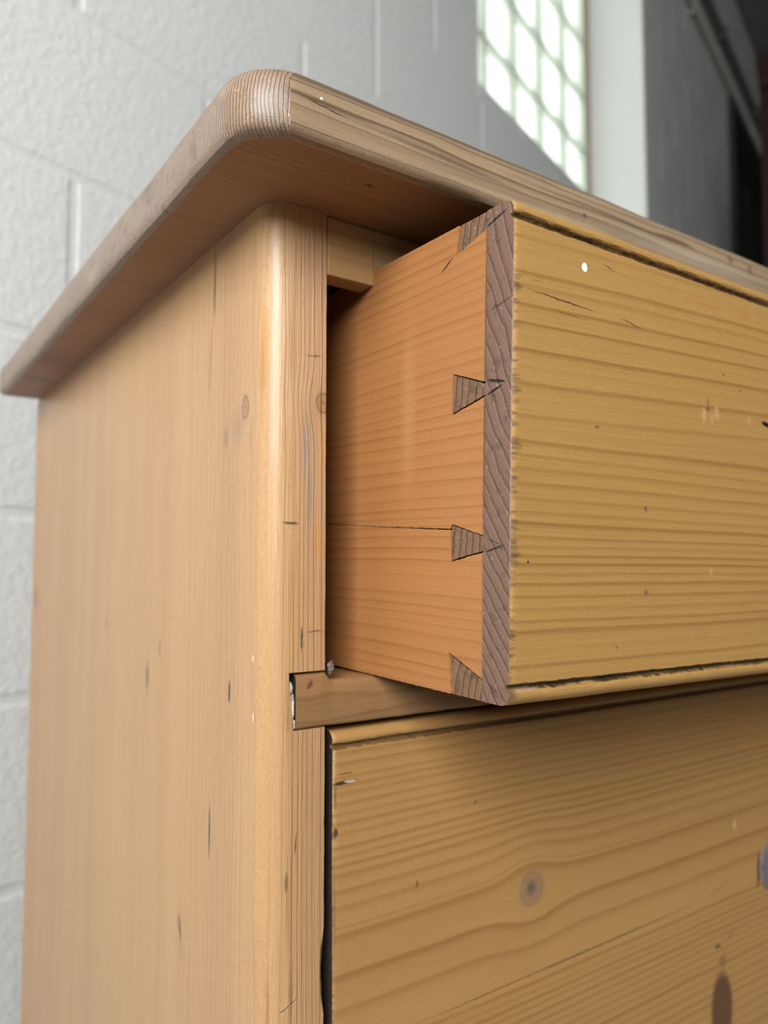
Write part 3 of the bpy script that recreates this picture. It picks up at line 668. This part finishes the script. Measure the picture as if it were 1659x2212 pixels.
d2_marks = [((0.1557 - .0338, 0, z2(-0.3292)), (0.0048, 0.004, 0.0058), R3, (0.060, 0.034, 0.022), 0.85, 0.9), ((0.1562 - .0338, 0, z2(-0.3295)), (0.0105, 0.004, 0.0110), R3, (0.15, 0.10, 0.075), 0.45, 0.7), ((0.3253 - .0338, 0, z2(-0.4430)), (0.0140, 0.004, 0.0270), R3, (0.085, 0.035, 0.018), 0.92, 0.35), ((0.3270 - .0338, 0, z2(-0.414)), (0.006, 0.004, 0.006), R3, (0.14, 0.07, 0.03), 0.6, 0.8),
            ((0.3225 - .0338, 0, z2(-0.4035)), (0.0042, 0.004, 0.0014), R3, K, 0.9, 0.6), ((0.337 - .0338, 0, z2(-0.400)), (0.010, 0.004, 0.0016), (0, -0.6, 0), (0.16, 0.075, 0.03), 0.5, 0.9),
            ((0.19 - .0338, 0, z2(-0.3725)), (0.14, 0.004, 0.0007), (0, -0.012, 0), (0.10, 0.055, 0.02), 0.85, 0.6), ((0.325 - .0338, 0, z2(-0.3680)), (0.018, 0.004, 0.0007), (0, -0.22, 0), (0.14, 0.07, 0.03), 0.6, 0.8),
            ((0.30 - .0338, 0, z2(-0.352)), (0.030, 0.004, 0.007), (0, -0.15, 0), (0.36, 0.18, 0.06), 0.35, 0.9), ((0.13 - .0338, 0, z2(-0.375)), (0.05, 0.004, 0.0022), (0, -0.05, 0), (0.38, 0.19, 0.055), 0.6, 0.8),
            ((0.0400 - .0338, 0, z2(-0.2572)), (0.0085, 0.004, 0.0011), (0, -0.02, 0), (0.03, 0.018, 0.012), 0.95, 0.5), ((0.0425 - .0338, 0, z2(-0.2570)), (0.0042, 0.003, 0.0009), (0, 0.05, 0), (0.48, 0.34, 0.26), 0.85, 0.5),
            ((0.0400 - .0338, 0, z2(-0.2532)), (0.0060, 0.004, 0.0005), R3, (0.10, 0.05, 0.02), 0.8, 0.6), ((0.0352 - .0338, 0, z2(-0.2785)), (0.0018, 0.004, 0.0030), R3, K, 0.9, 0.7),
            ((0.0348 - .0338, 0, z2(-0.262)), (0.0012, 0.004, 0.0100), R3, (0.09, 0.045, 0.025), 0.7, 0.8), ((0.0345 - .0338, 0, z2(-0.31)), (0.0012, 0.004, 0.04), R3, (0.14, 0.07, 0.04), 0.6, 0.8),
            ((0.117 - .0338, 0, z2(-0.2785)), (0.0012, 0.004, 0.0014), R3, (0.10, 0.055, 0.02), 0.8, 0.7), ((0.080 - .0338, 0, z2(-0.3105)), (0.0010, 0.004, 0.0028), (0, 0.2, 0), (0.10, 0.05, 0.02), 0.8, 0.7),
            ((0.275 - .0338, 0, z2(-0.345)), (0.0016, 0.004, 0.0016), R3, (0.2, 0.1, 0.05), 0.7, 0.8), ((0.345 - .0338, 0, z2(-0.331)), (0.0030, 0.004, 0.0050), R3, (0.62, 0.43, 0.24), 0.5, 0.9),
            ((0.3725 - .0338, 0, z2(-0.366)), (0.0022, 0.004, 0.014), (0, 0.1, 0), K, 0.9, 0.5)]
FRONT2 = wood('pine_lower_drawer_front', 0, 2, (0.385, 0.212, 0.070), (0.235, 0.108, 0.027), lines=D2_LINES, span=(0.0, D2H), warp=(5, 10, 0.0022), seed=31,
              marks=d2_marks + [(a, b_, c, d_, e_ * 0.85, f_) for a, b_, c, d_, e_, f_ in groove_marks(D2H, 0.85)[:2]], rough=(0.42, 0.58), fibre=0.30, gstr=0.78, flecks=0.4, endwear=0.004,
              knots=[((0.1557 - .0338, 0, z2(-0.3295)), (0.0085, 0.006, 0.0085), (0.20, 0.115, 0.065), 0.75)])
FRONT3 = wood('pine_bottom_drawer_front', 0, 2, (0.385, 0.212, 0.070), (0.235, 0.108, 0.027), 170, seed=33)
EG = endgrain('pine_front_end', (0.185, 0.105, 0.071), (0.066, 0.036, 0.027), (0.0, 1.0, -0.55), 190, seed=3, bend=1.56, rough=0.5, speck=0.35,
              marks=[((0, 0.0108, 0.1850), (0.004, 0.0085, 0.0007), (-0.27, 0, 0), (0.004, 0.003, 0.003), 0.95, 0.5), ((0, 0.0070, 0.1512), (0.004, 0.0090, 0.0004), (-0.22, 0, 0), K, 0.85, 0.5),
                     ((0, 0.0095, 0.1219), (0.004, 0.0062, 0.0008), (0.22, 0, 0), (0.004, 0.003, 0.003), 0.95, 0.4), ((0, 0.0105, 0.1185), (0.004, 0.0055, 0.0007), (-0.30, 0, 0), (0.004, 0.003, 0.003), 0.95, 0.4),
                     ((0, 0.0095, 0.0580), (0.004, 0.0062, 0.0006), (-0.25, 0, 0), (0.03, 0.012, 0.008), 0.95, 0.4), ((0, 0.0100, 0.0608), (0.004, 0.0060, 0.0004), (0.30, 0, 0), K, 0.7, 0.5),
                     ((0, 0.0110, 0.0066), (0.004, 0.0050, 0.0004), (0.45, 0, 0), K, 0.7, 0.5), ((0, 0.0010, 0.10), (0.004, 0.0006, 0.09), R3, (0.45, 0.28, 0.2), 0.5, 0.7)])
EGP = endgrain('pine_pin_end', (0.200, 0.110, 0.058), (0.040, 0.021, 0.014), (0.0, 1.0, 0.12), 250, seed=6, rough=0.6, speck=0.3, bumpd=0.0009)
SBOARD = wood('pine_drawer_side', 1, 2, (0.365, 0.157, 0.050), (0.255, 0.096, 0.026), 200, warp=(4, 16, 0.0030), seed=41, rough=(0.45, 0.6), gstr=0.85, fibre=0.45, flecks=0.45,
              marks=[((0, 0.036, 0.09), (0.003, 0.0003, 0.12), R3, (0.30, 0.14, 0.06), 0.6, 0.6), ((0, 0.0405, 0.1757), (0.004, 0.0055, 0.0007), (-0.5, 0, 0), K, 0.9, 0.5),
                     ((0, 0.066, 0.120), (0.003, 0.008, 0.06), R3, (0.42, 0.205, 0.080), 0.4, 0.9), ((0, 0.135, 0.008), (0.004, 0.035, 0.012), R3, (0.44, 0.19, 0.045), 0.5, 0.9),
                     ((0, 0.016, 0.12), (0.003, 0.0009, 0.13), R3, (0.07, 0.038, 0.024), 0.75, 0.8)])

def front_profile(h, tf):
    """cross-section of a drawer front: scratch beads along both edges"""
    g = 0.0022; r = 0.0048
    low = [(tf, 0.0), (r, 0.0)]
    for i in range(1, 6):
        a = math.radians(270 - 90 * i / 6); low.append((r + r * math.cos(a), r + r * math.sin(a)))
    low += [(0.0002, 0.0048), (0.0009, 0.0057), (g, 0.0062), (g, 0.0074), (0.0006, 0.0080), (0.0, 0.0086)]
    mid = [(0.0, h * k) for k in (0.2, 0.4, 0.6, 0.8)]
    return low + mid + [(y, h - z) for y, z in low[::-1]]
def make_front(name, h, tf, wdt, mat, parent, seed, endmat=None):
    prof = front_profile(h, tf); bm = bmesh.new(); rings = []
    X = [0.0, 0.0006, 0.0016] + zs(0.003, 0.42, 0.0022) + [wdt * 0.6, wdt * 0.8, wdt]
    for i, x in enumerate(X):
        ring = []
        for (y, z) in prof:
            rough_ = abs(z - 0.007) < 0.0022 or abs(z - (h - 0.007)) < 0.0022
            a = 0.0005 if rough_ else 0.00012
            dz = nz(x * 240 + seed, z * 300) * a + nz(x * 40 + seed, z * 20) * 0.00025
            dy = abs(nz(x * 300, z * 300 + seed)) * (0.0004 if rough_ else 0.0)
            if i == 0: dy += (0.0007 + 0.0006 * nz(z * 350, seed)) if y < tf * 0.6 else 0
            if i == 1: dy += (0.00025 + 0.0003 * nz(z * 350, seed)) if y < tf * 0.6 else 0
            ring.append((x, y + dy, z + (dz if 0 < z < h else dz * 0.6)))
        rings.append(ring)
    loft(bm, rings, 0, 1, 1)
    return part(name, bm, [mat, endmat or EG], parent, True)
def poly_prism(bm, pts, x0, x1, mat=0):
    loft(bm, [[(x0, y, z) for y, z in pts], [(x1, y, z) for y, z in pts]], mat, mat, mat)
TF = 0.0155
SHIFT = Matrix.Translation((0.05853, -0.09566 + 0.4, -0.01232 + TZ))
M1 = SHIFT @ Matrix.Rotation(-0.01029, 4, 'Z') @ Matrix.Rotation(0.0037, 4, 'Y') @ Matrix.Rotation(0.02684, 4, 'X') @ Matrix.Translation((0, -0.4, -0.19))
W1 = 0.855
d1 = make_front('drawer', D1H, TF, W1, FRONT1, chest, 3)
d1.matrix_local = M1
def wob(pts, amp=0.00018, step=0.0025, seed=0):
    """subdivide the outline and make it slightly ragged, as sawn and pared by hand"""
    out = []
    for i, (a, b_) in enumerate(zip(pts, pts[1:] + pts[:1])):
        L = math.hypot(b_[0] - a[0], b_[1] - a[1]); n = max(1, min(220, int(L / step)))
        for k in range(n):
            t = k / n; y, z = a[0] + (b_[0] - a[0]) * t, a[1] + (b_[1] - a[1]) * t
            out.append((y + nz(y * 500, z * 500, seed) * amp, z + nz(y * 500, z * 500, seed + 7) * amp))
    return out
upper = [(0.42, 0.0844), (0.1322, 0.0705), (0.0872, 0.0681), (0.0358, 0.0661), (0.0347, 0.0679), (TF, 0.0631), (TF, 0.1168), (0.0358, 0.1122), (0.0355, 0.1293), (TF, 0.1225), (TF, 0.1829), (0.0345, 0.1782), (0.0328, 0.1899), (0.42, 0.1899)]
lower = [(0.42, 0.0841), (0.1322, 0.0701), (0.0872, 0.0678), (0.0358, 0.0655), (0.0350, 0.0526), (TF, 0.0566), (TF, 0.0084), (0.0357, 0.0165), (0.0342, 0.0), (0.42, 0.0)]
for k, pg in enumerate((upper, lower)):
    bm = bmesh.new(); poly_prism(bm, wob(pg, 0.0003, 0.0012, seed=k), 0.0, 0.011); part('side_board', bm, SBOARD, d1)
pins = [[(0.0317, 0.1900), (0.0333, 0.1790), (TF, 0.1833), (TF, 0.1900)], [(0.0352, 0.1288), (0.0354, 0.1133), (TF, 0.1179), (TF, 0.1219)],
        [(0.0344, 0.0674), (0.0346, 0.0534), (TF, 0.0573), (TF, 0.0626)], [(0.0345, 0.0150), (0.0331, 0.0), (TF, 0.0), (TF, 0.0079)]]
for k, pg in enumerate(pins):
    bm = bmesh.new(); poly_prism(bm, wob(pg, 0.0002, 0.0018, 20 + k), 0.0005 if k != 2 else 0.0002, 0.0105); part('dovetail_pin', bm, EGP, d1)
bm = bmesh.new(); box(bm, W1 - 0.011, W1, TF, 0.42, 0, 0.19); part('side_board', bm, SBOARD, d1)
bm = bmesh.new(); box(bm, 0.011, W1 - 0.011, 0.409, 0.42, 0.012, 0.185); part('back_board', bm, INNER, d1)
bm = bmesh.new(); box(bm, 0.011, W1 - 0.011, TF, 0.409, 0.010, 0.018); part('bottom_board', bm, INNER, d1)

ENDSHADE = plain('shaded_end_grain', (0.028, 0.018, 0.013), 0.8, 0.2, 0.5, 260)  # near-black ends: the shade of the gap beside the post, put into the colour
d2 = make_front('drawer', D2H, 0.02, 0.882, FRONT2, chest, 17, ENDSHADE)
d2.location = (0.0338, 0.0004, TZ + Z2B)
for x in (0.0, 0.870):
    bm = bmesh.new(); box(bm, x + 0.0005, x + 0.0115, 0.02, 0.44, 0.002, D2H - 0.004); part('side_board', bm, SBOARD, d2)
bm = bmesh.new(); box(bm, 0.0115, 0.870, 0.02, 0.44, 0.010, 0.018); part('bottom_board', bm, INNER, d2)
# the dead knot standing loose in the lower drawer front
KNOT = endgrain('dead_knot', (0.165, 0.130, 0.130), (0.070, 0.050, 0.050), (1, 0, 0.3), 300, rough=0.55, speck=0.0)
bm = bmesh.new()
rings = []
for i, (k, y) in enumerate([(1.0, 0.004), (1.0, 0.0002), (0.97, -0.0007), (0.85, -0.0014), (0.4, -0.0017)]):
    rings.append([(0.3885 - 0.0338 + k * 0.0150 * math.cos(t * 2 * math.pi / 40) * (1 + 0.06 * nz(math.cos(t * .16) * 2, math.sin(t * .16) * 2)), y, z2(-0.3665) + k * 0.0165 * math.sin(t * 2 * math.pi / 40)) for t in range(40)])
loft(bm, rings); part('knot', bm, KNOT, d2, True)
D3H = Z2B - 0.030 - (-TZ + 0.135)
d3 = make_front('drawer', D3H, 0.02, 0.882, FRONT3, chest, 29); d3.location = (0.0338, 0.0004, 0.1345)
